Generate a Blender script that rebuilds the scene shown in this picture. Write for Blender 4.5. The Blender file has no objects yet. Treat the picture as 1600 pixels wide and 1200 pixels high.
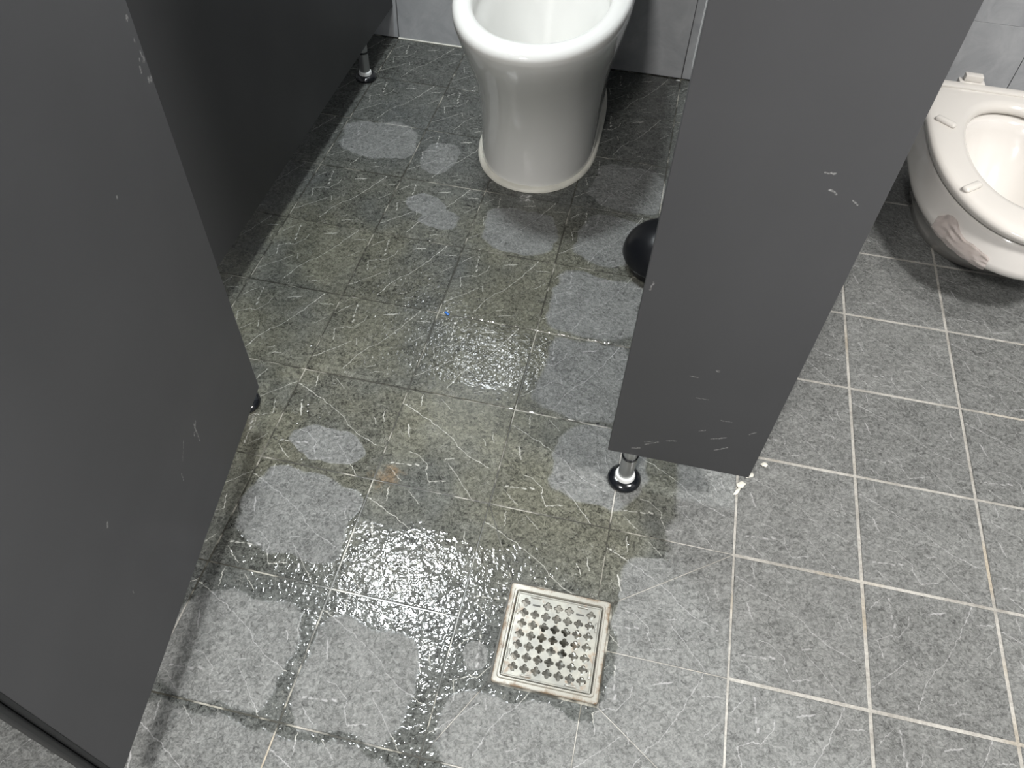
import bpy, bmesh, math, random
from mathutils import Vector, Matrix

# ------------------------------------------------------------------ scene top: camera, world, exposure
sc = bpy.context.scene
COL = sc.collection
T = 0.2                                   # floor tile pitch in metres; scene laid out in tile units
cam_d = bpy.data.cameras.new('camera'); cam = bpy.data.objects.new('camera', cam_d); COL.objects.link(cam)
cam_d.sensor_fit = 'HORIZONTAL'; cam_d.sensor_width = 36.0; cam_d.lens = 1239.28 * 36.0 / 1600.0
cam_d.clip_start = 0.02
cam.location = (2.7198 * T, -1.26622 * T, 5.71321 * T)
cam.rotation_euler = (0.679528522, -0.0324240433, 0.216408831)
sc.camera = cam

world = bpy.data.worlds.new('world'); sc.world = world; world.use_nodes = True
world.node_tree.nodes['Background'].inputs[0].default_value = (0.9, 0.95, 1.0, 1)
world.node_tree.nodes['Background'].inputs[1].default_value = 0.02

sc.view_settings.view_transform = 'Standard'; sc.view_settings.look = 'None'
sc.view_settings.gamma = 1.0; sc.view_settings.use_curve_mapping = False
sc.view_settings.exposure = 0.09

# ceiling lights: (x, y in tiles, size in metres, watts, colour)
CEIL = 11.0
LIGHTS = [
    (-0.60, 5.62, 0.22, 33.0, (0.93, 0.98, 1.0), 'square ceiling light above the middle toilet stall'),
    (8.6, 0.4, 0.30, 50.0, (1.0, 0.975, 0.95), 'square ceiling light over the right end of the aisle'),
    (1.0, -5.2, 0.26, 60.0, (1.0, 0.97, 0.94), 'square ceiling light over the aisle in front of the open door'),
    (8.6, 5.2, 0.22, 12.0, (1.0, 0.97, 0.93), 'square ceiling light above the low toilet on the right'),
]
WINDOW_STRENGTH = 20.0

random.seed(7)

# ------------------------------------------------------------------ helpers
def new_obj(name, me, parent=None, mat=None):
    o = bpy.data.objects.new(name, me); COL.objects.link(o)
    if parent is not None: o.parent = parent
    if mat is not None and me is not None and not me.materials: me.materials.append(mat)
    return o
def empty(name, loc=(0, 0, 0), rz=0.0, parent=None):
    o = bpy.data.objects.new(name, None); COL.objects.link(o); o.empty_display_size = 0.05
    o.location = loc; o.rotation_euler = (0, 0, rz)
    if parent is not None: o.parent = parent
    return o
def tag(o, label=None, cat=None, group=None, kind=None):
    if label: o['label'] = label
    if cat: o['category'] = cat
    if group: o['group'] = group
    if kind: o['kind'] = kind
    return o
def finish(bm, name, smooth=False, angle=None):
    bmesh.ops.recalc_face_normals(bm, faces=bm.faces[:])
    me = bpy.data.meshes.new(name); bm.to_mesh(me); bm.free()
    if smooth:
        for p in me.polygons: p.use_smooth = True
        if angle:
            try: me.set_sharp_from_angle(angle=math.radians(angle))
            except Exception: pass
    return me
def box_bm(bm, x0, x1, y0, y1, z0, z1, bev=0.0, seg=2):
    r = bmesh.ops.create_cube(bm, size=1.0)
    vs = r['verts']
    for v in vs:
        v.co = Vector((x0 + (v.co.x + .5) * (x1 - x0), y0 + (v.co.y + .5) * (y1 - y0), z0 + (v.co.z + .5) * (z1 - z0)))
    if bev > 0:
        es = list({e for v in vs for e in v.link_edges})
        bmesh.ops.bevel(bm, geom=es, offset=bev, segments=seg, profile=0.5, affect='EDGES')
def box_me(name, x0, x1, y0, y1, z0, z1, bev=0.0, seg=2):
    bm = bmesh.new(); box_bm(bm, x0, x1, y0, y1, z0, z1, bev, seg)
    return finish(bm, name, smooth=bev > 0, angle=40)
def rings_bm(bm, rings, close_top=True, close_bottom=True):
    loops = [[bm.verts.new(p) for p in r] for r in rings]
    n = len(rings[0])
    for a, b in zip(loops[:-1], loops[1:]):
        for i in range(n):
            j = (i + 1) % n
            bm.faces.new((a[i], a[j], b[j], b[i]))
    if close_bottom: bm.faces.new(loops[0][::-1])
    if close_top: bm.faces.new(loops[-1])
    return loops
def lathe_me(name, prof, n=32, cx=0, cy=0, angle=35):
    """prof: (r, z) pairs from bottom to top"""
    bm = bmesh.new()
    rings = [[(cx + r * math.cos(2 * math.pi * i / n), cy + r * math.sin(2 * math.pi * i / n), z) for i in range(n)] for r, z in prof]
    rings_bm(bm, rings)
    return finish(bm, name, smooth=True, angle=angle)
def tube_me(name, pts, r, n=8):
    bm = bmesh.new(); rings = []
    for i, p in enumerate(pts):
        p = Vector(p); d = (Vector(pts[min(i + 1, len(pts) - 1)]) - Vector(pts[max(i - 1, 0)])).normalized()
        a = d.cross(Vector((0.13, 0.31, 0.94))).normalized(); b = d.cross(a).normalized()
        rr = r[i] if isinstance(r, (list, tuple)) else r
        rings.append([p + a * rr * math.cos(2 * math.pi * k / n) + b * rr * math.sin(2 * math.pi * k / n) for k in range(n)])
    rings_bm(bm, rings)
    return finish(bm, name, smooth=True, angle=50)
def egg(z, cx, hw, yf, yr, yc, n=56, pf=2.15, prr=3.4):
    """plan outline: round nose toward -y, squarer tail toward +y (tile units in, metres out)"""
    out = []
    for i in range(n):
        t = 2 * math.pi * i / n
        c, s = math.cos(t), math.sin(t)
        p = pf if s < 0 else prr
        x = math.copysign(abs(c) ** (2 / p), c) * hw
        y = math.copysign(abs(s) ** (2 / p), s)
        y = yc + y * ((yr - yc) if s >= 0 else (yc - yf))
        out.append(((cx + x) * T, y * T, z * T))
    return out

# ------------------------------------------------------------------ node helpers
class NT:
    def __init__(s, tree): s.t = tree; s.n = tree.nodes; s.l = tree.links
    def add(s, typ, **kw):
        nd = s.n.new(typ)
        for k, v in kw.items(): setattr(nd, k, v)
        return nd
    def put(s, sock, v):
        if isinstance(v, bpy.types.NodeSocket): s.l.new(v, sock)
        elif v is not None: sock.default_value = v
    def math(s, op, a, b=None, c=None, clamp=False):
        nd = s.add('ShaderNodeMath', operation=op, use_clamp=clamp)
        s.put(nd.inputs[0], a)
        if b is not None: s.put(nd.inputs[1], b)
        if c is not None: s.put(nd.inputs[2], c)
        return nd.outputs[0]
    def vec(s, op, a, b=None, c=None, scale=None):
        nd = s.add('ShaderNodeVectorMath', operation=op)
        s.put(nd.inputs[0], a)
        if b is not None: s.put(nd.inputs[1], b)
        if c is not None: s.put(nd.inputs[2], c)
        if scale is not None: s.put(nd.inputs['Scale'], scale)
        return nd.outputs['Value'] if op in ('DOT_PRODUCT', 'LENGTH', 'DISTANCE') else nd.outputs['Vector']
    def mapr(s, v, a, b, c=0.0, d=1.0, smooth=False):
        nd = s.add('ShaderNodeMapRange', clamp=True)
        if smooth: nd.interpolation_type = 'SMOOTHSTEP'
        s.put(nd.inputs[0], v)
        for k, q in zip((1, 2, 3, 4), (a, b, c, d)): s.put(nd.inputs[k], q)
        return nd.outputs[0]
    def mix(s, f, a, b, typ='MIX'):
        nd = s.add('ShaderNodeMix', data_type='RGBA', blend_type=typ)
        s.put(nd.inputs[0], f); s.put(nd.inputs[6], a); s.put(nd.inputs[7], b)
        return nd.outputs[2]
    def noise(s, vec, scale, detail=2.0, rough=0.5, dist=0.0, color=False):
        nd = s.add('ShaderNodeTexNoise')
        s.put(nd.inputs['Vector'], vec); nd.inputs['Scale'].default_value = scale
        nd.inputs['Detail'].default_value = detail; nd.inputs['Roughness'].default_value = rough
        nd.inputs['Distortion'].default_value = dist
        return nd.outputs['Color'] if color else nd.outputs[0]
    def seg_dist(s, P, ax, ay, bx, by, w):
        """distance from P to the segment a-b divided by w"""
        dx, dy = bx - ax, by - ay
        inv = 1.0 / max(dx * dx + dy * dy, 1e-12)
        pa = s.vec('SUBTRACT', P, (ax, ay, 0))
        t = s.math('MULTIPLY', s.vec('DOT_PRODUCT', pa, (dx, dy, 0)), inv, clamp=True)
        q = s.vec('SCALE', (dx, dy, 0), scale=t)
        d = s.vec('DISTANCE', pa, q)
        return s.math('MULTIPLY', d, 1.0 / w)
def c3(r, g=None, b=None):
    if g is None: g = b = r
    return (r, g, b, 1.0)
def mat_new(name):
    m = bpy.data.materials.new(name); m.use_nodes = True
    nt = NT(m.node_tree)
    return m, nt, m.node_tree.nodes['Principled BSDF']
def simple_mat(name, col, rough=0.5, metal=0.0, coat=0.0, bump=None, var=0.06, scale=30.0, spec=0.5):
    m, nt, p = mat_new(name)
    tc = nt.add('ShaderNodeTexCoord').outputs['Object']
    n = nt.noise(tc, scale, 3.0, 0.6)
    k = nt.mapr(n, 0.25, 0.75, 1 - var, 1 + var)
    cc = nt.vec('SCALE', tuple(col[:3]), scale=k)
    nt.put(p.inputs['Base Color'], cc)
    p.inputs['Roughness'].default_value = rough; p.inputs['Metallic'].default_value = metal
    p.inputs['Coat Weight'].default_value = coat; p.inputs['Coat Roughness'].default_value = 0.05
    p.inputs['Specular IOR Level'].default_value = spec
    if bump:
        b = nt.add('ShaderNodeBump'); b.inputs['Strength'].default_value = bump[1]; b.inputs['Distance'].default_value = bump[2]
        nt.put(b.inputs['Height'], nt.noise(tc, bump[0], 3.0, 0.55)); nt.put(p.inputs['Normal'], b.outputs[0])
    return m

# ---- where water lies on the floor (world space): 1 = wet, 0 = dry
def build_wet_group():
    g = bpy.data.node_groups.new('water_on_floor', 'ShaderNodeTree')
    g.interface.new_socket('Wet', in_out='OUTPUT', socket_type='NodeSocketFloat')
    g.interface.new_socket('Edge', in_out='OUTPUT', socket_type='NodeSocketFloat')
    nt = NT(g); out = nt.add('NodeGroupOutput')
    pos = nt.add('ShaderNodeNewGeometry').outputs['Position']
    P = nt.vec('SCALE', pos, scale=1.0 / T)
    P = nt.vec('MULTIPLY', P, (1, 1, 0))
    n1 = nt.vec('SUBTRACT', nt.noise(P, 3.0, 2.0, 0.5, color=True), (0.5, 0.5, 0.5))
    Pd = nt.vec('ADD', P, nt.vec('MULTIPLY', n1, (0.24, 0.24, 0.0)))
    # dry patches: centre x, y, half sizes (tiles)
    patches = [(-0.50, 6.66, .46, .36), (0.32, 6.50, .23, .30), (0.40, 5.60, .22, .20), (0.62, 5.42, .24, .19), (1.53, 5.42, .40, .34),
               (2.59, 6.46, .42, .40), (2.55, 5.50, .40, .38), (2.52, 4.49, .46, .44), (2.58, 3.52, .44, .46),
               (2.84, 2.62, .40, .40), (0.50, 2.24, .34, .17), (0.50, 1.56, .46, .36), (0.44, 0.42, .44, .41),
               (1.43, 0.40, .41, .40), (2.21, 0.77, .10, .10), (2.62, 0.22, .55, .30), (3.58, 1.36, .42, .46), (3.55, 0.5, .40, .8),
               (6.95, -1.0, 3.86, 2.86), (7.3, 6.2, 4.0, 4.1), (8.0, 2.0, 4.5, 3.0), (0.2, -3.05, 4.2, 2.98), (-2.6, 1.0, 2.4, 1.6)]
    cur = None
    for (cx, cy, a, b) in patches:
        v = nt.vec('MULTIPLY', nt.vec('SUBTRACT', Pd, (cx, cy, 0)), (1 / a, 1 / b, 0))
        v = nt.vec('MULTIPLY', v, v)
        if a > 0.385: v = nt.vec('MULTIPLY', v, v); s = nt.vec('DOT_PRODUCT', v, (1, 1, 0)); s = nt.math('SQRT', s)
        else: s = nt.vec('DOT_PRODUCT', v, (1, 1, 0))
        if a > 2:                                        # big areas: keep the rim as narrow as on the small ones
            s = nt.math('ADD', nt.math('MULTIPLY', nt.math('SUBTRACT', s, 1.0), 6.0), 1.0)
        cur = s if cur is None else nt.math('MINIMUM', cur, s)
    wet = nt.mapr(cur, 0.90, 1.12, 0, 1, smooth=True)
    edge = nt.mapr(cur, 1.05, 1.7, 1, 0, smooth=True)
    nt.put(out.inputs['Wet'], wet); nt.put(out.inputs['Edge'], nt.math('MULTIPLY', edge, wet))
    return g
WET = build_wet_group()

# ---- the vein print carried by every floor tile (object space, one print turned tile by tile)
VEINS = [  # polyline in 0..1 tile coordinates, width (metres)
    ([(0.0, .83), (.17, .76), (.40, .64), (.55, .55), (.62, .47), (.75, .40), (.91, .34)], .00058),
    ([(.57, .29), (.66, .21), (.74, .12), (.85, 0.0)], .0005),
    ([(.09, .16), (.16, .09), (.23, .04)], .0005),
    ([(.22, .34), (.29, .33), (.40, .25), (.40, .19), (.46, .08), (.59, .12)], .00055),
    ([(.095, .20), (.115, .205)], .0014), ([(.14, .20), (.20, .205)], .0010), ([(.235, .21), (.265, .208)], .0013),
    ([(.32, .96), (.37, .92), (.44, .86)], .0005),
    ([(.15, .96), (.16, .89), (.17, .83)], .0006),
    ([(.12, .61), (.16, .49)], .0013),
    ([(.86, .70), (.90, .60)], .0008), ([(.80, .62), (.84, .55)], .0006),
    ([(.53, .33), (.60, .36)], .0008), ([(.30, .23), (.33, .22)], .0018),
]
def build_vein_group():
    g = bpy.data.node_groups.new('tile_vein_print', 'ShaderNodeTree')
    g.interface.new_socket('Vector', in_out='INPUT', socket_type='NodeSocketVector')
    g.interface.new_socket('Vein', in_out='OUTPUT', socket_type='NodeSocketFloat')
    nt = NT(g); i_ = nt.add('NodeGroupInput'); out = nt.add('NodeGroupOutput')
    P0 = nt.vec('MULTIPLY', i_.outputs[0], (1, 1, 0))
    n = nt.vec('SUBTRACT', nt.noise(P0, 75.0, 4.0, 0.7, color=True), (0.5, 0.5, 0.5))
    P = nt.vec('ADD', P0, nt.vec('MULTIPLY', n, (0.010, 0.010, 0.0)))
    cur = None
    for pts, w in VEINS:
        for (a, b) in zip(pts[:-1], pts[1:]):
            d = nt.seg_dist(P, (a[0] - .5) * T, (a[1] - .5) * T, (b[0] - .5) * T, (b[1] - .5) * T, w)
            cur = d if cur is None else nt.math('MINIMUM', cur, d)
    v = nt.mapr(cur, 0.35, 1.5, 1, 0, smooth=True)
    brk = nt.mapr(nt.noise(P0, 60.0, 3.0, 0.6), 0.30, 0.55, 0.35, 1.0)
    v = nt.math('MULTIPLY', v, brk)
    # small white flecks and scratches in the print
    s1 = nt.noise(nt.vec('MULTIPLY', P, (1.0, 3.2, 1)), 95.0, 4.0, 0.72, 0.8)
    s2 = nt.noise(P0, 22.0, 2.0, 0.5)
    fl = nt.math('MULTIPLY', nt.mapr(s1, 0.645, 0.72, 0, 0.8), nt.mapr(s2, 0.50, 0.66, 0.0, 1))
    # hair-fine scribbles
    r1 = nt.math('ABSOLUTE', nt.math('SUBTRACT', nt.noise(nt.vec('MULTIPLY', P, (1.0, 1.5, 1)), 48.0, 5.0, 0.7, 1.0), 0.5))
    scr = nt.math('MULTIPLY', nt.mapr(r1, 0.0, 0.014, 0.75, 0), nt.mapr(nt.noise(P0, 30.0, 3.0, 0.6), 0.52, 0.66, 0, 1))
    fl = nt.math('MAXIMUM', fl, scr)
    nt.put(out.inputs['Vein'], nt.math('MAXIMUM', v, fl))
    return g
VEING = build_vein_group()

def build_tile_mat():
    m, nt, p = mat_new('slate_look_floor_tile')
    tco = nt.add('ShaderNodeTexCoord').outputs['Object']
    pos = nt.add('ShaderNodeNewGeometry').outputs['Position']
    oi = nt.add('ShaderNodeObjectInfo')
    wg = nt.add('ShaderNodeGroup', node_tree=WET); wet, edge = wg.outputs[0], wg.outputs[1]
    vg = nt.add('ShaderNodeGroup', node_tree=VEING); nt.put(vg.inputs[0], tco); vein = vg.outputs[0]
    pr = nt.vec('ADD', pos, nt.vec('SCALE', (3.7, 1.9, 0.0), scale=oi.outputs['Random']))
    grain = nt.noise(pr, 150.0, 3.0, 0.62, 1.2)
    cloud = nt.noise(pr, 22.0, 4.0, 0.6, 0.4)
    fine = nt.noise(nt.vec('MULTIPLY', pr, (1, 2.2, 1)), 420.0, 3.0, 0.7)
    k = nt.math('ADD', nt.mapr(grain, 0.30, 0.70, -0.50, 0.50), nt.mapr(cloud, 0.3, 0.7, -0.16, 0.16))
    k = nt.math('ADD', k, nt.mapr(fine, 0.3, 0.7, -0.26, 0.26))
    k = nt.math('ADD', k, nt.mapr(oi.outputs['Random'], 0, 1, 0.92, 1.08))
    dry = nt.vec('SCALE', (0.142, 0.146, 0.141), scale=k)
    k2 = nt.math('ADD', nt.math('MULTIPLY', nt.math('SUBTRACT', k, 1.0), 1.35), 1.0)
    # standing dirty water: olive where it is thick, plain dark grey at the back
    olive = nt.math('MULTIPLY', nt.mapr(nt.noise(pos, 4.0, 3.0, 0.6), 0.32, 0.54, 0.2, 1), nt.mapr(nt.vec('DOT_PRODUCT', pos, (0, 1, 0)), 5.0 * T, 6.4 * T, 1, 0.25))
    olive = nt.math('MULTIPLY', olive, nt.mapr(nt.vec('DOT_PRODUCT', pos, (0, 1, 0)), 0.9 * T, 1.9 * T, 0.15, 1))
    wcol = nt.mix(olive, c3(0.074, 0.079, 0.077), c3(0.104, 0.104, 0.082))
    wcol = nt.vec('SCALE', wcol, scale=k2)
    col = nt.mix(wet, dry, wcol)
    vcol = nt.mix(wet, c3(0.40, 0.40, 0.40), c3(0.48, 0.48, 0.44))
    vst = nt.math('MULTIPLY', vein, nt.mapr(nt.noise(pos, 6.0, 2.0), 0.35, 0.6, 0.62, 1.0))
    vst = nt.math('MULTIPLY', vst, nt.mapr(wet, 0, 1, 0.70, 0.95))
    col = nt.mix(vst, col, vcol)
    # rust stain left on the floor
    sp = nt.vec('DISTANCE', nt.vec('MULTIPLY', pos, (1, 1, 0)), (1.10 * T, 2.05 * T, 0))
    sn = nt.math('ADD', sp, nt.math('MULTIPLY', nt.math('SUBTRACT', nt.noise(pos, 55.0, 4.0, 0.7), 0.5), 0.09))
    rust = nt.math('MULTIPLY', nt.mapr(sn, 0.0, 0.030, 0.5, 0, smooth=True), nt.mapr(grain, 0.35, 0.6, 0.3, 1))
    col = nt.mix(rust, col, c3(0.20, 0.115, 0.045))
    nt.put(p.inputs['Base Color'], col)
    nt.put(p.inputs['Roughness'], nt.mapr(wet, 0, 1, 0.66, 0.06))
    nt.put(p.inputs['Specular IOR Level'], nt.mapr(wet, 0, 1, 0.35, 0.5))
    h = nt.math('ADD', nt.math('MULTIPLY', nt.noise(pr, 125.0, 1.0, 0.45, 0.8), 1.0), nt.math('MULTIPLY', nt.noise(pr, 34.0, 2.0, 0.5), 1.6))
    b = nt.add('ShaderNodeBump'); nt.put(b.inputs['Distance'], nt.mapr(wet, 0, 1, 0.0026, 0.0010))
    # a deep film levels the relief, a thin one follows it
    pu = nt.vec('ADD', pos, nt.vec('MULTIPLY', nt.vec('SUBTRACT', nt.noise(pos, 11.0, 2.0, color=True), (.5, .5, .5)), (.07, .07, 0)))
    pu = nt.vec('MULTIPLY', nt.vec('SUBTRACT', pu, (1.75 * T, 2.42 * T, 0)), (1 / (1.35 * T), 1 / (.82 * T), 0))
    pu = nt.vec('MULTIPLY', pu, pu)
    deep = nt.mapr(nt.vec('DOT_PRODUCT', nt.vec('MULTIPLY', pu, pu), (1, 1, 0)), 0.55, 1.25, 1, 0, smooth=True)
    deep = nt.math('MULTIPLY', deep, wet)
    nt.put(b.inputs['Strength'], nt.mapr(deep, 0, 1, 0.95, 0.10))
    nt.put(b.inputs['Height'], h); nt.put(p.inputs['Normal'], b.outputs[0])
    return m
M_TILE = build_tile_mat()

def build_grout_mat():
    m, nt, p = mat_new('floor_grout')
    pos = nt.add('ShaderNodeNewGeometry').outputs['Position']
    wg = nt.add('ShaderNodeGroup', node_tree=WET); wet = wg.outputs[0]
    n = nt.noise(pos, 16.0, 3.0, 0.6); f = nt.noise(pos, 260.0, 3.0, 0.6)
    dry = nt.mix(nt.mapr(n, 0.38, 0.62), c3(0.27, 0.26, 0.235), c3(0.40, 0.39, 0.36))
    dry = nt.mix(nt.mapr(nt.noise(pos, 7.0, 2.0), 0.57, 0.70, 0, 0.55), dry, c3(0.33, 0.27, 0.18))
    wetc = nt.mix(nt.mapr(n, 0.50, 0.60), c3(0.045, 0.044, 0.036), c3(0.30, 0.29, 0.25))
    col = nt.mix(wet, dry, wetc)
    col = nt.vec('SCALE', col, scale=nt.mapr(f, 0.3, 0.7, 0.8, 1.2))
    nt.put(p.inputs['Base Color'], col); nt.put(p.inputs['Roughness'], nt.mapr(wet, 0, 1, 0.85, 0.25))
    return m
M_GROUT = build_grout_mat()

def build_wall_tile_mat():
    m, nt, p = mat_new('grey_wall_tile')
    tc = nt.add('ShaderNodeTexCoord').outputs['Object']
    oi = nt.add('ShaderNodeObjectInfo')
    q = nt.vec('ADD', tc, nt.vec('SCALE', (3.0, 5.0, 2.0), scale=oi.outputs['Random']))
    cloud = nt.noise(q, 11.0, 5.0, 0.68, 1.0)
    w = nt.add('ShaderNodeTexWave', wave_type='BANDS'); nt.put(w.inputs['Vector'], nt.vec('MULTIPLY', q, (1.0, 1.0, 0.75)))
    w.inputs['Scale'].default_value = 2.6; w.inputs['Distortion'].default_value = 9.0; w.inputs['Detail'].default_value = 4.0; w.inputs['Detail Scale'].default_value = 1.6
    line = nt.math('MULTIPLY', nt.mapr(w.outputs[1], 0.955, 0.995, 0, 0.25), nt.mapr(nt.noise(q, 14.0), 0.45, 0.65))
    col = nt.mix(nt.mapr(cloud, 0.3, 0.7), c3(0.33, 0.34, 0.355), c3(0.46, 0.47, 0.48))
    col = nt.mix(line, col, c3(0.52, 0.53, 0.54))
    nt.put(p.inputs['Base Color'], col); p.inputs['Roughness'].default_value = 0.42
    b = nt.add('ShaderNodeBump'); b.inputs['Strength'].default_value = 0.25; b.inputs['Distance'].default_value = 0.001
    nt.put(b.inputs['Height'], nt.noise(q, 120.0, 3.0)); nt.put(p.inputs['Normal'], b.outputs[0])
    return m
M_WTILE = build_wall_tile_mat()

def panel_mat(name, marks, base=(0.086, 0.087, 0.091)):
    """dark laminate with chips and scratches; marks: (ax, az, bx, bz, width) in the panel's own x-z plane, metres"""
    m, nt, p = mat_new(name)
    tc = nt.add('ShaderNodeTexCoord').outputs['Object']
    col = nt.vec('SCALE', base, scale=nt.mapr(nt.noise(tc, 5.0, 3.0), 0.3, 0.7, 0.96, 1.04))
    rough = nt.mapr(nt.noise(tc, 3.0, 3.0, 0.6), 0.3, 0.7, 0.46, 0.54)
    if marks:
        sep = nt.add('ShaderNodeSeparateXYZ'); nt.put(sep.inputs[0], tc)
        cmb = nt.add('ShaderNodeCombineXYZ'); nt.put(cmb.inputs[0], sep.outputs[0]); nt.put(cmb.inputs[1], sep.outputs[2])
        jit = nt.vec('SUBTRACT', nt.noise(tc, 160.0, 3.0, color=True), (.5, .5, .5))
        P = nt.vec('ADD', cmb.outputs[0], nt.vec('MULTIPLY', jit, (.005, .005, 0)))
        cur = None
        for (a, b_, c, d, w) in marks:
            s = nt.seg_dist(P, a, b_, c, d, w)
            cur = s if cur is None else nt.math('MINIMUM', cur, s)
        f = nt.mapr(cur, 0.5, 1.5, 0.8, 0)
        f = nt.math('MULTIPLY', f, nt.mapr(nt.noise(tc, 350.0, 2.0), 0.38, 0.6, 0.15, 1))
        col = nt.mix(f, col, c3(0.42, 0.42, 0.41))
    nt.put(p.inputs['Base Color'], col); nt.put(p.inputs['Roughness'], rough)
    p.inputs['Specular IOR Level'].default_value = 0.18
    b = nt.add('ShaderNodeBump'); b.inputs['Strength'].default_value = 0.06; b.inputs['Distance'].default_value = 0.0006
    nt.put(b.inputs['Height'], nt.noise(tc, 900.0, 2.0)); nt.put(p.inputs['Normal'], b.outputs[0])
    return m
M_PANEL = panel_mat('dark_grey_laminate', [])
M_BLACK_RUBBER = simple_mat('black_rubber', (0.006, 0.0065, 0.008), 0.3, bump=(60, 0.1, 0.002), spec=0.3)
M_BLACK_GLOSS = simple_mat('black_gloss_plastic', (0.006, 0.007, 0.009), 0.16, coat=0.4, bump=(90, 0.25, 0.002))
M_GASKET = simple_mat('black_gasket', (0.014, 0.015, 0.016), 0.5)
M_CHROME = simple_mat('brushed_steel_leg', (0.42, 0.43, 0.43), 0.34, metal=0.85)
M_WHITE_PLASTIC = simple_mat('white_plastic', (0.78, 0.79, 0.78), 0.3)
M_CERAMIC = simple_mat('white_ceramic', (0.71, 0.71, 0.685), 0.10, coat=0.6, var=0.015, scale=6, spec=0.5)
M_CERAMIC_WARM = simple_mat('cream_white_ceramic', (0.68, 0.655, 0.62), 0.12, coat=0.5, var=0.015, scale=6)
M_SEAT = simple_mat('cream_white_seat_plastic', (0.63, 0.605, 0.565), 0.17, coat=0.3, var=0.012, scale=8)
M_SEALANT = simple_mat('cream_sealant', (0.64, 0.63, 0.56), 0.45, bump=(120, 0.4, 0.003), var=0.1)
M_PLASTER = simple_mat('white_ceiling_paint', (0.72, 0.72, 0.70), 0.8)
M_WALLPAINT = simple_mat('grey_wall_back', (0.19, 0.195, 0.205), 0.6)
M_WJOINT = simple_mat('dark_wall_joint', (0.035, 0.036, 0.038), 0.8)
M_FRAME = simple_mat('white_light_frame', (0.8, 0.8, 0.8), 0.4)
M_ALU = simple_mat('pale_aluminium', (0.62, 0.64, 0.65), 0.35, metal=0.4)
M_BLUE = simple_mat('blue_plastic', (0.02, 0.16, 0.55), 0.35)
M_PVC = simple_mat('dark_drain_pipe', (0.05, 0.05, 0.045), 0.5)
def emis(name, col, st):
    m, nt, p = mat_new(name)
    p.inputs['Base Color'].default_value = c3(0.8); p.inputs['Emission Color'].default_value = (*col, 1); p.inputs['Emission Strength'].default_value = st
    return m
def water_mat():
    m, nt, p = mat_new('toilet_water')
    p.inputs['Base Color'].default_value = c3(0.93, 0.94, 0.9); p.inputs['Roughness'].default_value = 0.02
    p.inputs['Transmission Weight'].default_value = 1.0; p.inputs['IOR'].default_value = 1.33
    return m
M_WATER = water_mat()
def steel_mat():
    m, nt, p = mat_new('stained_steel')
    tc = nt.add('ShaderNodeTexCoord').outputs['Object']
    n = nt.noise(tc, 45.0, 4.0, 0.7, 0.5); n2 = nt.noise(tc, 28.0, 3.0, 0.6)
    col = nt.mix(nt.mapr(n2, 0.35, 0.65), c3(0.25, 0.25, 0.23), c3(0.37, 0.365, 0.32))
    r = nt.mapr(n, 0.57, 0.72, 0, 0.8)
    col = nt.mix(r, col, c3(0.20, 0.115, 0.055))
    nt.put(p.inputs['Base Color'], col); nt.put(p.inputs['Metallic'], nt.mapr(r, 0, 0.5, 0.45, 0.0))
    p.inputs['Roughness'].default_value = 0.36
    b = nt.add('ShaderNodeBump'); b.inputs['Strength'].default_value = 0.3; b.inputs['Distance'].default_value = 0.0008
    nt.put(b.inputs['Height'], n); nt.put(p.inputs['Normal'], b.outputs[0])
    return m
M_STEEL = steel_mat()
def frame_steel_mat():
    m, nt, p = mat_new('rust_edged_steel')
    tc = nt.add('ShaderNodeTexCoord').outputs['Object']
    n = nt.noise(tc, 30.0, 5.0, 0.72, 0.4)
    sep = nt.add('ShaderNodeSeparateXYZ'); nt.put(sep.inputs[0], tc)
    ax = nt.math('MAXIMUM', nt.math('ABSOLUTE', sep.outputs[0]), nt.math('ABSOLUTE', sep.outputs[1]))
    out = nt.mapr(ax, 0.0715, 0.0765, 0.0, 0.14)
    r = nt.mapr(nt.math('ADD', n, out), 0.53, 0.68, 0, 0.9)
    col = nt.mix(r, c3(0.36, 0.35, 0.31), c3(0.13, 0.085, 0.045))
    nt.put(p.inputs['Base Color'], col); nt.put(p.inputs['Metallic'], nt.mapr(r, 0, 0.5, 0.45, 0))
    p.inputs['Roughness'].default_value = 0.33
    return m
M_DFRAME = frame_steel_mat()

# ------------------------------------------------------------------ room shell
X0, X1, Y0, Y1 = -6.5, 12.0, -8.0, 9.07
ZC = CEIL
DR = (2.722, 0.983, 0.384)                # drain centre x, y, half size (tiles)

floor_bm = bmesh.new()
# grout bed, left open where the drain sits
zt = -0.0012
def slab(bm, x0, x1, y0, y1): box_bm(bm, x0 * T, x1 * T, y0 * T, y1 * T, -0.06, zt)
d = DR[2] - 0.01
slab(floor_bm, X0, DR[0] - d, Y0, Y1); slab(floor_bm, DR[0] + d, X1, Y0, Y1)
slab(floor_bm, DR[0] - d, DR[0] + d, Y0, DR[1] - d); slab(floor_bm, DR[0] - d, DR[0] + d, DR[1] + d, Y1)
floor = tag(new_obj('floor', finish(floor_bm, 'floor'), None, M_GROUT), 'grey slate-look tiled restroom floor, wet in the middle stall', kind='structure')

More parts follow.
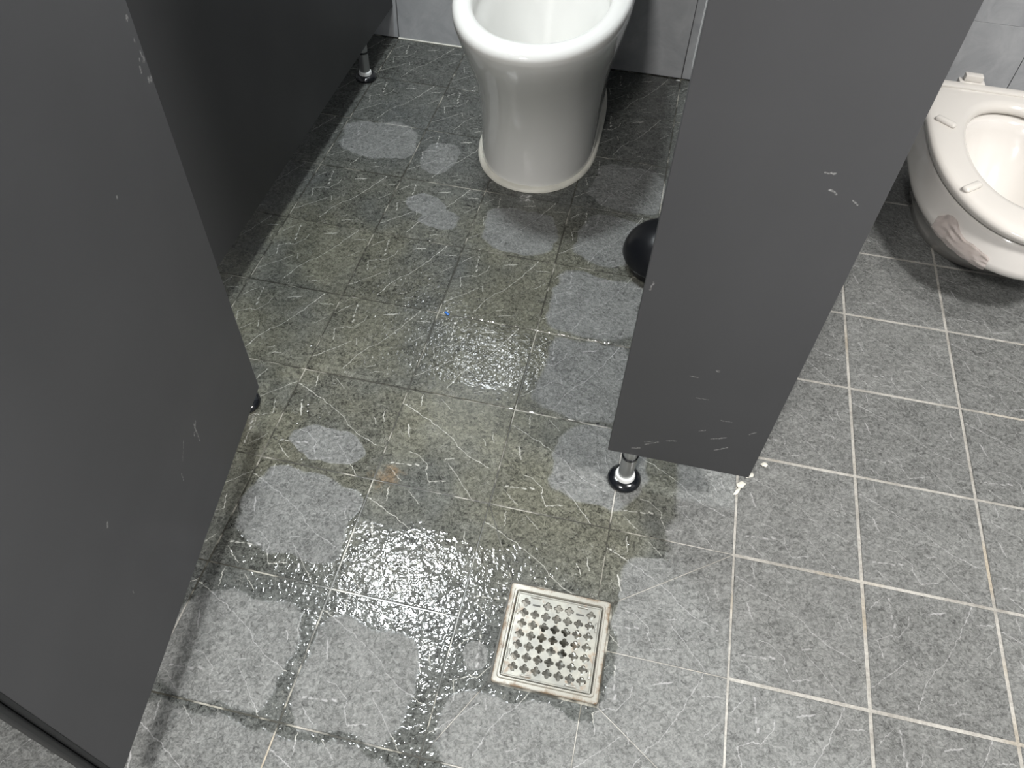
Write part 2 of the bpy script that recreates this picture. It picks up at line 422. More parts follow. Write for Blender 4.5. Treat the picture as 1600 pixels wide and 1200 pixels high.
def poly_tile_me(name, poly, gap, bev=0.0011, th=0.008):
    """tile top from a convex polygon (metres, local), shrunk by half the joint, with a chamfered rim"""
    n = len(poly)
    cx = sum(p[0] for p in poly) / n; cy = sum(p[1] for p in poly) / n
    def inset(dd):
        out = []
        for i in range(n):
            p0, p1, p2 = Vector(poly[i - 1]), Vector(poly[i]), Vector(poly[(i + 1) % n])
            d1, d2 = (p1 - p0).normalized(), (p2 - p1).normalized()
            n1, n2 = Vector((-d1.y, d1.x)), Vector((-d2.y, d2.x))
            bis = (n1 + n2); k = dd / max(0.3, (1 + n1.dot(n2))); out.append(p1 + bis * k)
        return out
    o, i_ = inset(gap / 2), inset(gap / 2 + bev)
    bm = bmesh.new()
    rings_bm(bm, [[(p.x, p.y, -th) for p in o], [(p.x, p.y, -bev * 0.8) for p in o], [(p.x, p.y, 0) for p in i_]], True, False)
    return finish(bm, name)
sq = lambda h: [(-h, -h), (h, -h), (h, h), (-h, h)]
ME_STALL = poly_tile_me('tile', sq(T / 2), 0.0024); ME_STALL.materials.append(M_TILE)
ME_AISLE = poly_tile_me('tile', sq(T / 2), 0.0052); ME_AISLE.materials.append(M_TILE)
ME_BACK = {}
# the print's turn per tile (quarter turns), by row and column
def turn_of(c, r):
    if r >= 3 and c < 4: return 3
    if (c, r) in ((5, 1), (4, 0), (5, 0), (6, 0), (2, 0), (3, 0)): return 3
    if c < 0 and r < 3: return 1
    return 0
def z_of(c, r): return random.uniform(-0.0004, 0.0004)
VIS_C, VIS_R = range(-4, 10), range(-2, 9)
for r in VIS_R:
    for c in VIS_C:
        if c in (2, 3) and r in (0, 1): continue
        if r == 8:                                        # last course runs on to the wall
            k = (turn_of(c, r), c < 4)
            if k not in ME_BACK:
                h = T / 2; ex = 0.045 * T
                poly = [(-h, -h), (h, -h), (h, h + ex), (-h, h + ex)]
                a = -k[0] * math.pi / 2
                poly = [(x * math.cos(a) - y * math.sin(a), x * math.sin(a) + y * math.cos(a)) for x, y in poly]
                ME_BACK[k] = poly_tile_me('tile', poly, 0.0026 if c < 4 else 0.004); ME_BACK[k].materials.append(M_TILE)
            me = ME_BACK[k]
        else:
            me = ME_STALL if c < 4 else ME_AISLE
        o = new_obj('tile', me, floor)
        o.location = ((c + .5) * T, (r + .5) * T, z_of(c, r))
        o.rotation_euler = (random.uniform(-.0018, .0018), random.uniform(-.0018, .0018), turn_of(c, r) * math.pi / 2)
# four tiles around the drain, each mitred along the fall line to the drain's corner
for (qc, qr) in ((2, 0), (3, 0), (2, 1), (3, 1)):
    cx, cy = (qc + .5), (qr + .5)
    dx0, dx1, dy0, dy1 = DR[0] - DR[2] - .012, DR[0] + DR[2] + .012, DR[1] - DR[2] - .012, DR[1] + DR[2] + .012
    fx = 2 if qc == 2 else 4; fy = 0 if qr == 0 else 2     # far corner
    kx = dx0 if qc == 2 else dx1; ky = dy0 if qr == 0 else dy1   # drain corner
    pa = [(fx, fy), (kx, ky), (kx, 1), (fx, 1)]
    pb = [(fx, fy), (3, fy), (3, ky), (kx, ky)]
    for pl in (pa, pb):
        pl = [((x - cx) * T, (y - cy) * T) for x, y in pl]
        ar = sum(pl[i - 1][0] * pl[i][1] - pl[i][0] * pl[i - 1][1] for i in range(4))
        if ar < 0: pl = pl[::-1]
        tt = turn_of(qc, qr); a = -tt * math.pi / 2
        pl = [(x * math.cos(a) - y * math.sin(a), x * math.sin(a) + y * math.cos(a)) for x, y in pl]
        me = poly_tile_me('tile', pl, 0.0014, 0.0007); me.materials.append(M_TILE)
        o = new_obj('tile', me, floor); o.location = (cx * T, cy * T, -0.0003); o.rotation_euler = (0, 0, tt * math.pi / 2)
# the rest of the floor, out of view
bm = bmesh.new()
for r in range(int(Y0), 9):
    for c in range(-7, 12):
        if (c in VIS_C and r in VIS_R): continue
        x0, x1 = max(c, X0), min(c + 1, X1); y0, y1 = r, min(r + 1, Y1 - .03)
        if x1 - x0 < .1: continue
        vs = [bm.verts.new((x * T + sx * .0018, y * T + sy * .0018, 0)) for x, y, sx, sy in ((x0, y0, 1, 1), (x1, y0, -1, 1), (x1, y1, -1, -1), (x0, y1, 1, -1))]
        f = bm.faces.new(vs)
ex = bmesh.ops.extrude_face_region(bm, geom=bm.faces[:])
for v in [g for g in ex['geom'] if isinstance(g, bmesh.types.BMVert)]: v.co.z -= 0.008
tag(new_obj('tile_field', finish(bm, 'tile_field'), floor, M_TILE), kind='stuff')

# walls
def struct(name, me, mat, label): return tag(new_obj(name, me, None, mat), label, kind='structure')
WB = 9.05                                                # face of the wall tiles
win = (-0.2, 1.0, 6.2, 7.4)                           # window opening in the back wall (tiles)
bm = bmesh.new()
for (a, b, c_, d_) in ((X0, win[0], 0, ZC), (win[1], X1, 0, ZC), (win[0], win[1], 0, win[2]), (win[0], win[1], win[3], ZC)):
    box_bm(bm, a * T, b * T, Y1 * T, (Y1 + .6) * T, c_ * T, d_ * T)
wall_back = struct('wall_back', finish(bm, 'wall_back'), M_WJOINT, 'grey tiled back wall behind the toilets')
WME = {}
wt_w, wt_h = 2.0, 1.25
row = 0; z = 0.0
while z < ZC - .01:
    zh = min(z + wt_h, ZC)
    k = -4
    while True:
        x0 = -1.0 + 2 * k * 1.0 if False else (-1.0 + (k + 1) * 2.0)
        x1 = x0 + 2.0; k += 1
        if x0 >= X1: break
        x0c, x1c = max(x0, X0), min(x1, X1)
        if x1c - x0c < .05: continue
        # tiles are cut round the window
        rects = [(x0c, x1c, z, zh)]
        if x0c < win[1] and x1c > win[0] and z < win[3] and zh > win[2]:
            rects = []
            if z < win[2]: rects.append((x0c, x1c, z, win[2]))
            if zh > win[3]: rects.append((x0c, x1c, win[3], zh))
            za, zb = max(z, win[2]), min(zh, win[3])
            if x0c < win[0]: rects.append((x0c, win[0], za, zb))
            if x1c > win[1]: rects.append((win[1], x1c, za, zb))
        for (a, b, lo, hi) in rects:
            if b - a < .05 or hi - lo < .05: continue
            key = (round(b - a, 3), round(hi - lo, 3))
            if key not in WME:
                w2, h2 = (b - a) * T / 2 - .0009, (hi - lo) * T / 2 - .0009
                WME[key] = box_me('wall_tile', -w2, w2, -.004, .004, -h2, h2, .0006, 1); WME[key].materials.append(M_WTILE)
            o = new_obj('wall_tile', WME[key], wall_back)
            o.location = ((a + b) / 2 * T, WB * T + .004, (lo + hi) / 2 * T + (0.0012 if lo == 0 else 0))
    z += wt_h
struct('wall_left', box_me('wall_left', (X0 - .6) * T, X0 * T, Y0 * T, Y1 * T, 0, ZC * T), M_WALLPAINT, 'plain grey side wall left of the stalls')
struct('wall_right', box_me('wall_right', X1 * T, (X1 + .6) * T, Y0 * T, Y1 * T, 0, ZC * T), M_WALLPAINT, 'plain grey side wall right of the stalls')
struct('wall_front', box_me('wall_front', X0 * T, X1 * T, (Y0 - .6) * T, Y0 * T, 0, ZC * T), M_WALLPAINT, 'plain grey wall across the aisle from the stalls')
struct('ceiling', box_me('ceiling', X0 * T, X1 * T, Y0 * T, Y1 * T, ZC * T, (ZC + .4) * T), M_PLASTER, 'white restroom ceiling')
# pale sealant along the foot of the back wall, left of the toilet
tr = struct('trim_1', tube_me('trim_1', [((-1.0 + i * .2) * T, (WB - .005) * T, .001) for i in range(9)], .0026, 6), M_SEALANT, 'pale sealant line where the back wall meets the floor')
# frosted window high on the back wall
w1 = empty('window_1', ((win[0] + win[1]) / 2 * T, (WB + .1) * T, win[2] * T)); tag(w1, 'small frosted window high on the back wall', kind='structure')
ww, wh = (win[1] - win[0]) * T, (win[3] - win[2]) * T
bm = bmesh.new(); f = .022
for (a, b, c_, d_) in ((-ww / 2, ww / 2, 0, f), (-ww / 2, ww / 2, wh - f, wh), (-ww / 2, -ww / 2 + f, f, wh - f), (ww / 2 - f, ww / 2, f, wh - f)):
    box_bm(bm, a, b, -.006, .03, c_, d_)
new_obj('window_frame', finish(bm, 'window_frame'), w1, M_FRAME)
new_obj('pane', box_me('pane', -ww / 2 + f, ww / 2 - f, .008, .014, f, wh - f), w1, emis('frosted_daylight_pane', (0.92, 0.97, 1.0), WINDOW_STRENGTH))

# ceiling lights
for (lx, ly, size, watt, colr, lab) in LIGHTS:
    t = empty('ceiling_light', (lx * T, ly * T, ZC * T)); tag(t, lab, 'ceiling light', 'square ceiling lights')
    h = size / 2
    bm = bmesh.new()
    for (a, b, c_, d_) in ((-h - .02, h + .02, -h - .02, -h), (-h - .02, h + .02, h, h + .02), (-h - .02, -h, -h, h), (h, h + .02, -h, h)):
        box_bm(bm, a, b, c_, d_, -.018, 0)
    new_obj('frame', finish(bm, 'frame'), t, M_FRAME)
    new_obj('diffuser', box_me('diffuser', -h, h, -h, h, -.010, -.001), t, emis('lit_diffuser', colr, 3.0))
    ld = bpy.data.lights.new('lamp', 'AREA'); ld.shape = 'SQUARE'; ld.size = size * .96; ld.energy = watt; ld.color = colr
    lo = bpy.data.objects.new('lamp', ld); COL.objects.link(lo); lo.parent = t; lo.location = (0, 0, -.014)

# ------------------------------------------------------------------ partitions
PB = 0.455 * T                                            # underside of the panels above the floor
PH = 10.0 * T
TH = 0.022
def leg(parent, x, y, top=PB):
    lg = new_obj('leg', lathe_me('leg', [(.0125, .018), (.0128, .021), (.0128, top - .018), (.0120, top - .0175), (.0120, top + .001)], 28), parent, M_CHROME)
    lg.location = (x, y, 0)
    new_obj('leg_ring', lathe_me('leg_ring', [(.0120, top - .0200), (.0138, top - .0195), (.0138, top - .0160), (.0120, top - .0155)], 28), lg, M_BLACK_GLOSS)
    new_obj('collar', lathe_me('collar', [(.0128, .010), (.0172, .010), (.0172, .0165), (.0158, .0205), (.0128, .0215)], 28), lg, M_WHITE_PLASTIC)
    new_obj('foot', lathe_me('foot', [(.0275, .0004), (.0285, .003), (.0280, .0065), (.0245, .0105), (.0170, .0135), (.0125, .0140)], 36), lg, M_BLACK_GLOSS)
    return lg
rnd = random.Random(3)
# right pilaster (front panel between the two stalls); origin at its left bottom corner
px0, px1, pyf = 2.867, 3.988, 2.44
pil = empty('partition_front_panel', (px0 * T, pyf * T, 0)); tag(pil, 'dark grey front panel on a steel leg beside the wet stall doorway', 'partition')
pm = []
def pmark(x, z, dx, dz, w): pm.append(((x - px0) * T, z * T, (x + dx - px0) * T, (z + dz) * T, w))
pmark(3.05, .55, .06, .02, .0011); pmark(3.14, .63, .09, .06, .0010); pmark(3.13, .66, .06, .03, .0007); pmark(3.29, .73, .07, .02, .0010)
pmark(3.60, .86, .10, .05, .0010); pmark(3.50, .93, .04, .02, .0008); pmark(3.66, .73, .08, .06, .0011); pmark(3.47, 1.62, .012, 0, .0016)
pmark(3.645, 3.27, .05, .0, .0009); pmark(3.70, 3.17, .04, -.02, .0010); pmark(3.835, 3.13, .03, -.03, .0009); pmark(2.905, 2.25, .015, .07, .0010)
pmark(3.40, 1.30, .08, 0, .0006); pmark(3.30, 1.52, .07, .0, .0006); pmark(3.62, 1.1, .08, 0, .0006); pmark(3.85, 1.0, .04, .04, .0008)
M_PIL = panel_mat('dark_grey_laminate_scuffed', pm)
new_obj('panel', box_me('panel', 0, (px1 - px0) * T, 0, TH, PB, PH, .0012, 2), pil, M_PIL)
leg(pil, (3.055 - px0) * T, TH / 2)
st = new_obj('door_stop_strip', box_me('door_stop_strip', -.0009, .004, TH, TH + .010, 3.66 * T, PH - .02, .0005, 1), pil, M_ALU); st['label'] = 'pale aluminium stop strip'
# partition between the stalls, behind the right pilaster
par = empty('partition_wall', (3.86 * T, (pyf * T + TH + .0005), 0)); tag(par, 'dark grey side partition hidden behind the front panel, between the two toilets', 'partition')
yl = (WB - .005) * T - (pyf * T + TH + .0005)
new_obj('panel', box_me('panel', -TH / 2, TH / 2, 0, yl, PB, PH, .0012, 2), par, M_PANEL)
leg(par, 0, yl - 1.1 * T); 
# left partition
pal = empty('partition_wall', (-1.105 * T, (pyf * T + TH + .0005), 0)); tag(pal, 'near-black side partition in shade left of the white toilet', 'partition')
new_obj('panel', box_me('panel', -TH / 2, TH / 2, 0, yl, PB, PH, .0012, 2), pal, M_PANEL)
leg(pal, 0, 7.93 * T - (pyf * T + TH))
# left pilaster, carries the door
lp0, lp1 = -1.10, -0.235
lpi = empty('partition_front_panel', (lp0 * T, pyf * T, 0)); tag(lpi, 'dark grey front panel behind the open door, its black foot just showing', 'partition')
new_obj('panel', box_me('panel', 0, (lp1 - lp0) * T, 0, TH, PB, PH, .0012, 2), lpi, M_PANEL)
leg(lpi, (-0.37 - lp0) * T, TH / 2)
# the open door; local x runs along its width from the hinge, local -y is the face in view
du = Vector((.42, -2.93, 0)).normalized()
door_a = math.atan2(du.y, du.x)
door = empty('door_1', (-0.08 * T, 2.38 * T, 0), door_a)
door['kind'] = 'structure'; door['label'] = 'dark grey stall door standing open on the left'
DW = 3.01 * T; zb = 0.455 * T
dm = [(.985 * T, 1.27 * T, 1.00 * T, 1.10 * T, .0012), (.96 * T, 1.26 * T, .985 * T, 1.24 * T, .0022), (1.02 * T, 1.22 * T, 1.03 * T, 1.20 * T, .0016),
      (1.32 * T, 1.17 * T, 1.33 * T, 1.11 * T, .0009), (2.02 * T, 1.765 * T, 2.03 * T, 1.745 * T, .0016), (2.16 * T, 1.2 * T, 2.165 * T, 1.18 * T, .0009),
      (.045 * T, 3.62 * T, .06 * T, 3.61 * T, .0020), (.05 * T, 3.50 * T, .055 * T, 3.49 * T, .0012), (.03 * T, 3.42 * T, .035 * T, 3.40 * T, .0012),
      (.025 * T, 3.38 * T, .03 * T, 3.37 * T, .0022), (.02 * T, 3.26 * T, .025 * T, 3.25 * T, .0022), (.045 * T, 3.27 * T, .05 * T, 3.26 * T, .0018),
      (.09 * T, 3.36 * T, .095 * T, 3.34 * T, .0013), (.07 * T, 3.40 * T, .075 * T, 3.39 * T, .0008), (.75 * T, 3.0 * T, .755 * T, 2.99 * T, .0012), (1.15 * T, 1.32 * T, 1.25 * T, 1.22 * T, .0005)]
M_DOOR = panel_mat('dark_grey_laminate_door', dm)
new_obj('door_panel', box_me('door_panel', 0, DW, -TH, 0, zb, PH, .0012, 2), door, M_DOOR)
# visible face must lie on the hinge line: the panel's thickness goes away from the viewer
for ch in door.children: ch.location.y = 0
bm = bmesh.new()
box_bm(bm, DW, DW + .0045, -TH + .002, 0.0006, zb, PH - .002, .0008, 1)
box_bm(bm, DW + .0045, DW + .0125, -TH + .005, -.0035, zb, PH - .002, .003, 2)
gk = new_obj('edge_gasket', finish(bm, 'edge_gasket', True, 40), door, M_GASKET); gk['label'] = 'black rubber edge gasket'
for hz in (0.75, 5.0, 9.2):
    hg = new_obj('hinge', lathe_me('hinge', [(.006, hz * T - .03), (.006, hz * T + .03)], 14), door, M_CHROME); hg.location = (-.002, -TH - .007, 0)

# ------------------------------------------------------------------ floor drain
dr = empty('floor_drain', (DR[0] * T, DR[1] * T, 0), math.radians(0.6)); tag(dr, 'square stained steel floor drain with clover-shaped holes', 'drain')
H = DR[2] * T
def rsq(h, z, rad, n=5):
    out = []
    for (sx, sy, a0) in ((1, 1, 0), (-1, 1, 90), (-1, -1, 180), (1, -1, 270)):
        for k in range(n + 1):
            a = math.radians(a0 + 90 * k / n)
            out.append((sx * (h - rad) + rad * math.cos(a), sy * (h - rad) + rad * math.sin(a), z))
    return out
bm = bmesh.new()
rings_bm(bm, [rsq(H, -.02, .004), rsq(H, .0012, .004), rsq(H - .0010, .0022, .004), rsq(H - .0066, .0020, .005), rsq(H - .0076, .0046, .005), rsq(H - .0098, .0046, .005),
              rsq(H - .0108, .0020, .005), rsq(H - .0112, -.002, .005), rsq(H - .0112, -.02, .005)], False, False)
new_obj('frame', finish(bm, 'frame', True, 30), dr, M_DFRAME)
gh = H - .0120
cell = 2 * (gh - .0068) / 7
bm = bmesh.new()
NH = 24
def hole_r(a):                                            # four lobes along the cell axes
    f = (a + math.pi / 4) % (math.pi / 2) - math.pi / 4; dd, rr = 0.240, 0.195
    return cell * (dd * math.cos(f) + math.sqrt(rr * rr - (dd * math.sin(f)) ** 2))
zt_, zb_ = .0012, -.0012
skip = {(1, 6), (5, 6)}
gi = gh - .0068
for i in range(7):
    for j in range(7):
        cx = -gi + (i + .5) * cell; cy = -gi + (j + .5) * cell
        if (i, j) in skip:
            q = [bm.verts.new((cx + sx * cell / 2, cy + sy * cell / 2, zt_)) for sx, sy in ((-1, -1), (1, -1), (1, 1), (-1, 1))]
            bm.faces.new(q); continue
        ho, hb, sqv = [], [], []
        for k in range(NH):
            a = 2 * math.pi * k / NH
            r = hole_r(a); c_, s_ = math.cos(a), math.sin(a)
            ho.append(bm.verts.new((cx + r * c_, cy + r * s_, zt_ )))
            hb.append(bm.verts.new((cx + r * c_, cy + r * s_, zb_ - .0022)))
            m_ = max(abs(c_), abs(s_)); sqv.append(bm.verts.new((cx + cell / 2 * c_ / m_, cy + cell / 2 * s_ / m_, zt_ + .0000)))
        for k in range(NH):
            n_ = (k + 1) % NH
            bm.faces.new((ho[k], ho[n_], sqv[n_], sqv[k])); bm.faces.new((hb[k], hb[n_], ho[n_], ho[k]))
# border of the plate with its rolled edge
n5 = 5
def sqr(h, z): return [(h, -h, z), (h, h, z), (-h, h, z), (-h, -h, z)]
rings_bm(bm, [sqr(gi, zt_), sqr(gh - .0030, zt_), sqr(gh - .0020, zt_ + .0010), sqr(gh - .0006, zt_ + .0010), sqr(gh, zt_ - .0004), sqr(gh, -.006)], False, False)
bmesh.ops.remove_doubles(bm, verts=bm.verts[:], dist=1e-5)
grate = new_obj('grate', finish(bm, 'grate'), dr, M_STEEL)
# pressed bars along the border and two lifting slots
bars = [(-.6, 1.0, 0), (.6, 1.0, 0), (-.5, -1.0, 0), (.6, -1.0, 0), (-1.0, .62, 1), (-1.0, -.55, 1), (1.0, .55, 1), (1.0, -.62, 1)]
for (bx, by, v) in bars:
    w = gh - .0052 if True else 0
    x, y = bx * w, by * w
    hx, hy = (.0080, .0014) if not v else (.0014, .0080)
    b_ = new_obj('pressed_bar', box_me('pressed_bar', x - hx, x + hx, y - hy, y + hy, zt_ - .0003, zt_ + .0026, .0011, 2), grate, M_STEEL)
for i in (1, 5):
    x = -gi + (i + .5) * cell; y = -gi + 6.5 * cell
    new_obj('lifting_slot', box_me('lifting_slot', x - .0058, x + .0058, y - .0035, y - .0008, zt_ - .0003, zt_ + .00025), grate, M_PVC)
# cup below the grate
bm = bmesh.new()
rings_bm(bm, [rsq(H - .0113, -.004, .005), rsq(H - .020, -.0085, .010), rsq(.030, -.013, .0299), rsq(.026, -.020, .0259), rsq(.022, -.050, .0219)], True, False)
new_obj('cup', finish(bm, 'cup', True, 30), dr, M_STEEL)

# ------------------------------------------------------------------ left toilet
tl = empty('toilet', (1.425 * T, 7.4 * T, 0)); tag(tl, 'tall white ceramic toilet with bare open rim in the wet stall', 'toilet')
CX = 1.415
outer = [(0.000, .680, 6.15, 8.98, 7.1), (.06, .680, 6.16, 8.98, 7.1), (.30, .680, 6.165, 8.98, 7.1), (.60, .690, 6.12, 8.98, 7.1), (.90, .718, 6.02, 8.98, 7.1),
         (1.20, .768, 5.865, 8.98, 7.1), (1.45, .822, 5.70, 8.98, 7.05), (1.65, .864, 5.56, 8.97, 7.0), (1.80, .892, 5.465, 8.96, 6.95),
         (1.90, .906, 5.415, 8.95, 6.9), (1.95, .908, 5.40, 8.95, 6.9), (1.985, .902, 5.41, 8.95, 6.9), (2.010, .886, 5.435, 8.95, 6.9), (2.025, .858, 5.47, 8.94, 6.9), (2.03, .825, 5.51, 8.92, 6.9)]
inner = [(2.03, .745, 5.59, 7.75, 6.75), (2.022, .712, 5.635, 7.70, 6.75), (2.00, .692, 5.66, 7.67, 6.75), (1.94, .680, 5.68, 7.65, 6.75), (1.86, .676, 5.69, 7.65, 6.75),
         (1.80, .660, 5.71, 7.64, 6.75), (1.74, .615, 5.77, 7.60, 6.75), (1.60, .560, 5.86, 7.52, 6.75), (1.35, .460, 6.03, 7.40, 6.75), (1.10, .330, 6.25, 7.25, 6.75), (.85, .200, 6.5, 7.1, 6.8), (.70, .10, 6.65, 6.95, 6.8)]
R_ = [egg(z, CX, hw, yf, yr, yc) for (z, hw, yf, yr, yc) in outer] + [egg(z, CX, hw, yf, yr, yc, prr=2.2) for (z, hw, yf, yr, yc) in inner]
def rel(rings, o): return [[(p[0] - o.location.x, p[1] - o.location.y, p[2]) for p in r] for r in rings]
bm = bmesh.new(); rings_bm(bm, rel(R_, tl), True, True)
new_obj('bowl', finish(bm, 'bowl', True), tl, M_CERAMIC)
bm = bmesh.new(); rings_bm(bm, rel([egg(1.14, CX, .36, 6.2, 7.3, 6.75, prr=2.2), egg(1.16, CX, .362, 6.2, 7.3, 6.75, prr=2.2)], tl))
new_obj('water', finish(bm, 'water'), tl, M_WATER)
bm = bmesh.new()
rings_bm(bm, rel([egg(.002, CX, .722, 6.085, 9.02, 7.1), egg(.020, CX, .719, 6.09, 9.02, 7.1), egg(.036, CX, .706, 6.11, 9.01, 7.1), egg(.042, CX, .686, 6.14, 8.99, 7.1), egg(.042, CX, .64, 6.20, 8.9, 7.1)], tl), False, False)
sb = new_obj('sealant_bead', finish(bm, 'sealant_bead', True), tl, M_SEALANT); sb['label'] = 'cream sealant bead around the foot'
tk = new_obj('tank', box_me('tank', -.82 * T, .82 * T, 8.12 * T - tl.location.y, 9.04 * T - tl.location.y, 2.03 * T, 3.75 * T, .02, 4), tl, M_CERAMIC)
new_obj('tank_lid', box_me('tank_lid', -.86 * T, .86 * T, 8.06 * T - tl.location.y, 9.045 * T - tl.location.y, 3.75 * T, 3.92 * T, .012, 4), tk, M_CERAMIC)
new_obj('flush_button', lathe_me('flush_button', [(.018, 3.92 * T), (.018, 3.94 * T), (.014, 3.95 * T)], 24, 0, 8.55 * T - tl.location.y), tk, M_CHROME)

# ------------------------------------------------------------------ right toilet (low, with seat)
CR = 6.49
tr_ = empty('low_toilet', (CR * T, 6.6 * T, 0)); tag(tr_, 'low cream-white toilet with its seat down, at the right edge', 'toilet')
YB = 7.84
outer = [(0.0, .66, 6.02, YB - .05, 6.9), (.10, .68, 5.98, YB - .04, 6.9), (.25, .74, 5.84, YB - .03, 6.85), (.40, .82, 5.60, YB - .02, 6.8), (.52, .905, 5.34, YB, 6.75), (.60, .950, 5.215, YB, 6.7),
         (.65, .962, 5.18, YB, 6.7), (.70, .955, 5.185, YB, 6.7), (.80, .925, 5.225, YB, 6.7), (.90, .900, 5.25, YB, 6.7), (.945, .885, 5.27, YB, 6.7), (.96, .86, 5.30, YB - .02, 6.7)]
inner = [(.96, .62, 5.58, 7.45, 6.6), (.945, .59, 5.62, 7.42, 6.6), (.85, .57, 5.65, 7.40, 6.6), (.70, .52, 5.75, 7.3, 6.6), (.50, .42, 5.95, 7.15, 6.6), (.32, .28, 6.2, 6.95, 6.6), (.25, .15, 6.4, 6.8, 6.6)]
R_ = [egg(z, CR, hw, yf, yr, yc) for (z, hw, yf, yr, yc) in outer] + [egg(z, CR, hw, yf, yr, yc, prr=2.2) for (z, hw, yf, yr, yc) in inner]
bm = bmesh.new(); rings_bm(bm, rel(R_, tr_))
new_obj('bowl', finish(bm, 'bowl', True), tr_, M_CERAMIC_WARM)
so = [(.985, .885, 5.245, YB - .03, 6.7), (.990, .915, 5.205, YB - .01, 6.7), (1.03, .935, 5.175, YB, 6.7), (1.06, .935, 5.175, YB, 6.7), (1.085, .920, 5.195, YB - .01, 6.7), (1.10, .885, 5.24, YB - .03, 6.7), (1.103, .82, 5.32, YB - .08, 6.7)]
si = [(1.10, .64, 5.56, 7.60, 6.6), (1.09, .59, 5.63, 7.54, 6.6), (1.065, .565, 5.665, 7.51, 6.6), (1.03, .555, 5.68, 7.50, 6.6), (.99, .565, 5.67, 7.51, 6.6)]
R_ = [egg(z, CR, hw, yf, yr, yc, prr=4.2) for (z, hw, yf, yr, yc) in so] + [egg(z, CR, hw, yf, yr, yc, prr=2.2) for (z, hw, yf, yr, yc) in si]
R_.append(R_[0])
bm = bmesh.new(); rings_bm(bm, rel(R_, tr_), False, False); bmesh.ops.remove_doubles(bm, verts=bm.verts[:], dist=1e-6)
seat = new_obj('seat', finish(bm, 'seat', True), tr_, M_SEAT)
for sx in (-1, 1):
    for (bx, by, ang) in ((.755, 6.95, -38), (.645, 5.84, 42)):
        me = box_me('bumper', -.023, .023, -.0085, .0085, -.002, .0085, .0055, 3)
        b_ = new_obj('bumper', me, seat, M_SEAT); b_.location = (sx * bx * T, by * T - tr_.location.y, 1.10 * T); b_.rotation_euler = (0, 0, math.radians(ang) * (1 if sx < 0 else -1))
    hb = new_obj('hinge_block', box_me('hinge_block', -.028, .028, -.012, .012, 1.01 * T, 1.13 * T, .003, 2), tr_, M_SEAT); hb.location = (sx * .37 * T, (YB + .02) * T - tr_.location.y, 0)
    new_obj('hinge_cap', box_me('hinge_cap', -.019, .019, -.007, .011, 1.13 * T, 1.20 * T, .002, 2), hb, M_SEAT)
# ridge at the back of the seat
new_obj('seat_back_ridge', box_me('seat_back_ridge', -.86 * T, .86 * T, (YB - .14) * T - tr_.location.y, (YB - .02) * T - tr_.location.y, 1.09 * T, 1.125 * T, .003, 2), seat, M_SEAT)

# crumpled film stuck on the low bowl
def film_mat():
    m, nt, p = mat_new('crumpled_film')
    p.inputs['Base Color'].default_value = c3(0.88, 0.82, 0.79); p.inputs['Roughness'].default_value = 0.15
    p.inputs['Transmission Weight'].default_value = 0.75; p.inputs['IOR'].default_value = 1.3
    return m
from mathutils import noise as mnoise
bm = bmesh.new(); NU, NV = 16, 8; gv = []
for a in range(NU + 1):
    rowv = []
    for b in range(NV + 1):
        u, v = a / NU, b / NV
        ph = math.radians(214 + 34 * u)                  # along the bowl's nose
        wv = mnoise.noise(Vector((u * 6, v * 5, 1.7)))
        zz = .60 + (.23 + .05 * math.sin(u * 9)) * (v) * (0.55 + .45 * math.sin(math.pi * min(1, u * 1.1 + .08)))
        k = 1 - abs(zz - .65) * .22
        rr = 1.012 + .020 * abs(wv)
        c_, s_ = math.cos(ph), math.sin(ph)
        x = math.copysign(abs(c_) ** (2 / 2.15), c_) * .962 * k * rr; y = 6.7 + math.copysign(abs(s_) ** (2 / 2.15), s_) * 1.52 * k * rr
        rowv.append(bm.verts.new((x * T, y * T - tr_.location.y, zz * T)))
    gv.append(rowv)
for a in range(NU):
    for b in range(NV): bm.faces.new((gv[a][b], gv[a + 1][b], gv[a + 1][b + 1], gv[a][b + 1]))
fm = new_obj('film_scrap', finish(bm, 'film_scrap'), None, film_mat()); fm.location = tr_.location
sm = fm.modifiers.new('thickness', 'SOLIDIFY'); sm.thickness = .0006
tag(fm, 'crumpled pinkish film stuck to the front of the low toilet bowl', 'film scrap')

# ------------------------------------------------------------------ plunger
pg = empty('plunger', (3.08 * T, 5.22 * T, 0)); tag(pg, 'black rubber plunger half hidden behind the front panel', 'plunger')
new_obj('cup', lathe_me('cup', [(.058, .001), (.066, .004), (.070, .012), (.072, .022), (.0745, .026), (.080, .030), (.0825, .036), (.0815, .046), (.0765, .060), (.067, .075), (.054, .088), (.038, .098), (.024, .104), (.019, .108), (.0185, .125), (.016, .127)], 48, angle=60), pg, M_BLACK_RUBBER)
new_obj('handle', lathe_me('handle', [(.0115, .120), (.0115, .52), (.010, .53), (.004, .534)], 20), pg, simple_mat('wooden_stick', (0.35, 0.22, 0.11), 0.5))

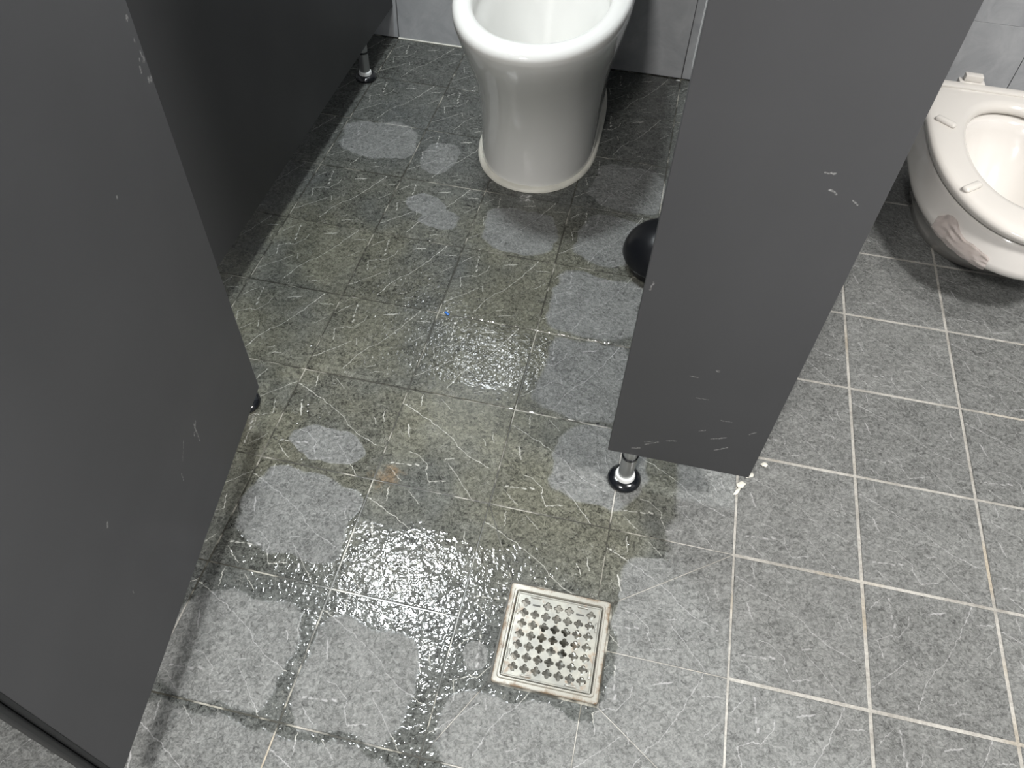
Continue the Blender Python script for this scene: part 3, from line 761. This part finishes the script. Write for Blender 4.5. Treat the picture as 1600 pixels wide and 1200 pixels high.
# ------------------------------------------------------------------ small litter
bl = new_obj('plastic_bit', box_me('plastic_bit', -.0055, .0055, -.0022, .0022, 0, .0032, .0008, 2), None, M_BLUE)
bl.location = (1.09 * T, 4.0 * T, .0004); bl.rotation_euler = (0, 0, math.radians(-32)); tag(bl, 'tiny bright blue plastic bit lying on the wet floor', 'plastic bit')
def blob(name, x, y, sx, sy, sz, rot, label, cat, mat, seed, group=None):
    bm = bmesh.new(); bmesh.ops.create_icosphere(bm, subdivisions=3, radius=1.0)
    for v in bm.verts:
        n = 1 + .38 * mnoise.noise(v.co * 1.7 + Vector((seed, 0, 0)))
        v.co = Vector((v.co.x * sx * n, v.co.y * sy * n, max(0, v.co.z) * sz))
    o = new_obj(name, finish(bm, name, True), None, mat); o.location = (x * T, y * T, 0.0003); o.rotation_euler = (0, 0, math.radians(rot))
    tag(o, label, cat, group); return o
G = 'dried sealant drips by the front panel'
blob('sealant_drip', 4.035, 2.675, .009, .0055, .0025, 40, 'longest dried cream sealant drip under the corner of the front panel', 'sealant', M_SEALANT, 1.3, G)
blob('sealant_drip', 4.005, 2.60, .010, .0030, .0015, 62, 'thin cream sealant smear trailing toward the aisle from the panel corner', 'sealant', M_SEALANT, 3.3, G)
blob('sealant_drip', 4.105, 2.79, .008, .0048, .0025, 38, 'dried cream sealant drip half behind the front panel corner', 'sealant', M_SEALANT, 5.1, G)
blob('sealant_drip', 4.225, 2.93, .0058, .0045, .0018, 20, 'lone round sealant drip on the aisle tile right of the front panel', 'sealant', M_SEALANT, 7.7, G)
blob('white_chip', 2.963, 9.0, .0055, .003, .002, 0, 'small white chip on the floor against the back wall', 'chip', M_WHITE_PLASTIC, 2.2)
hr = new_obj('dark_sliver', tube_me('dark_sliver', [(-.006, 0, .001), (-.002, .0006, .0014), (.002, -.0004, .0013), (.006, .0003, .001)], [.0006, .0011, .0011, .0005], 6), None, M_BLACK_RUBBER)
hr.location = (.885 * T, 5.69 * T, 0); tag(hr, 'thin dark sliver on the floor in front of the white toilet', 'debris')
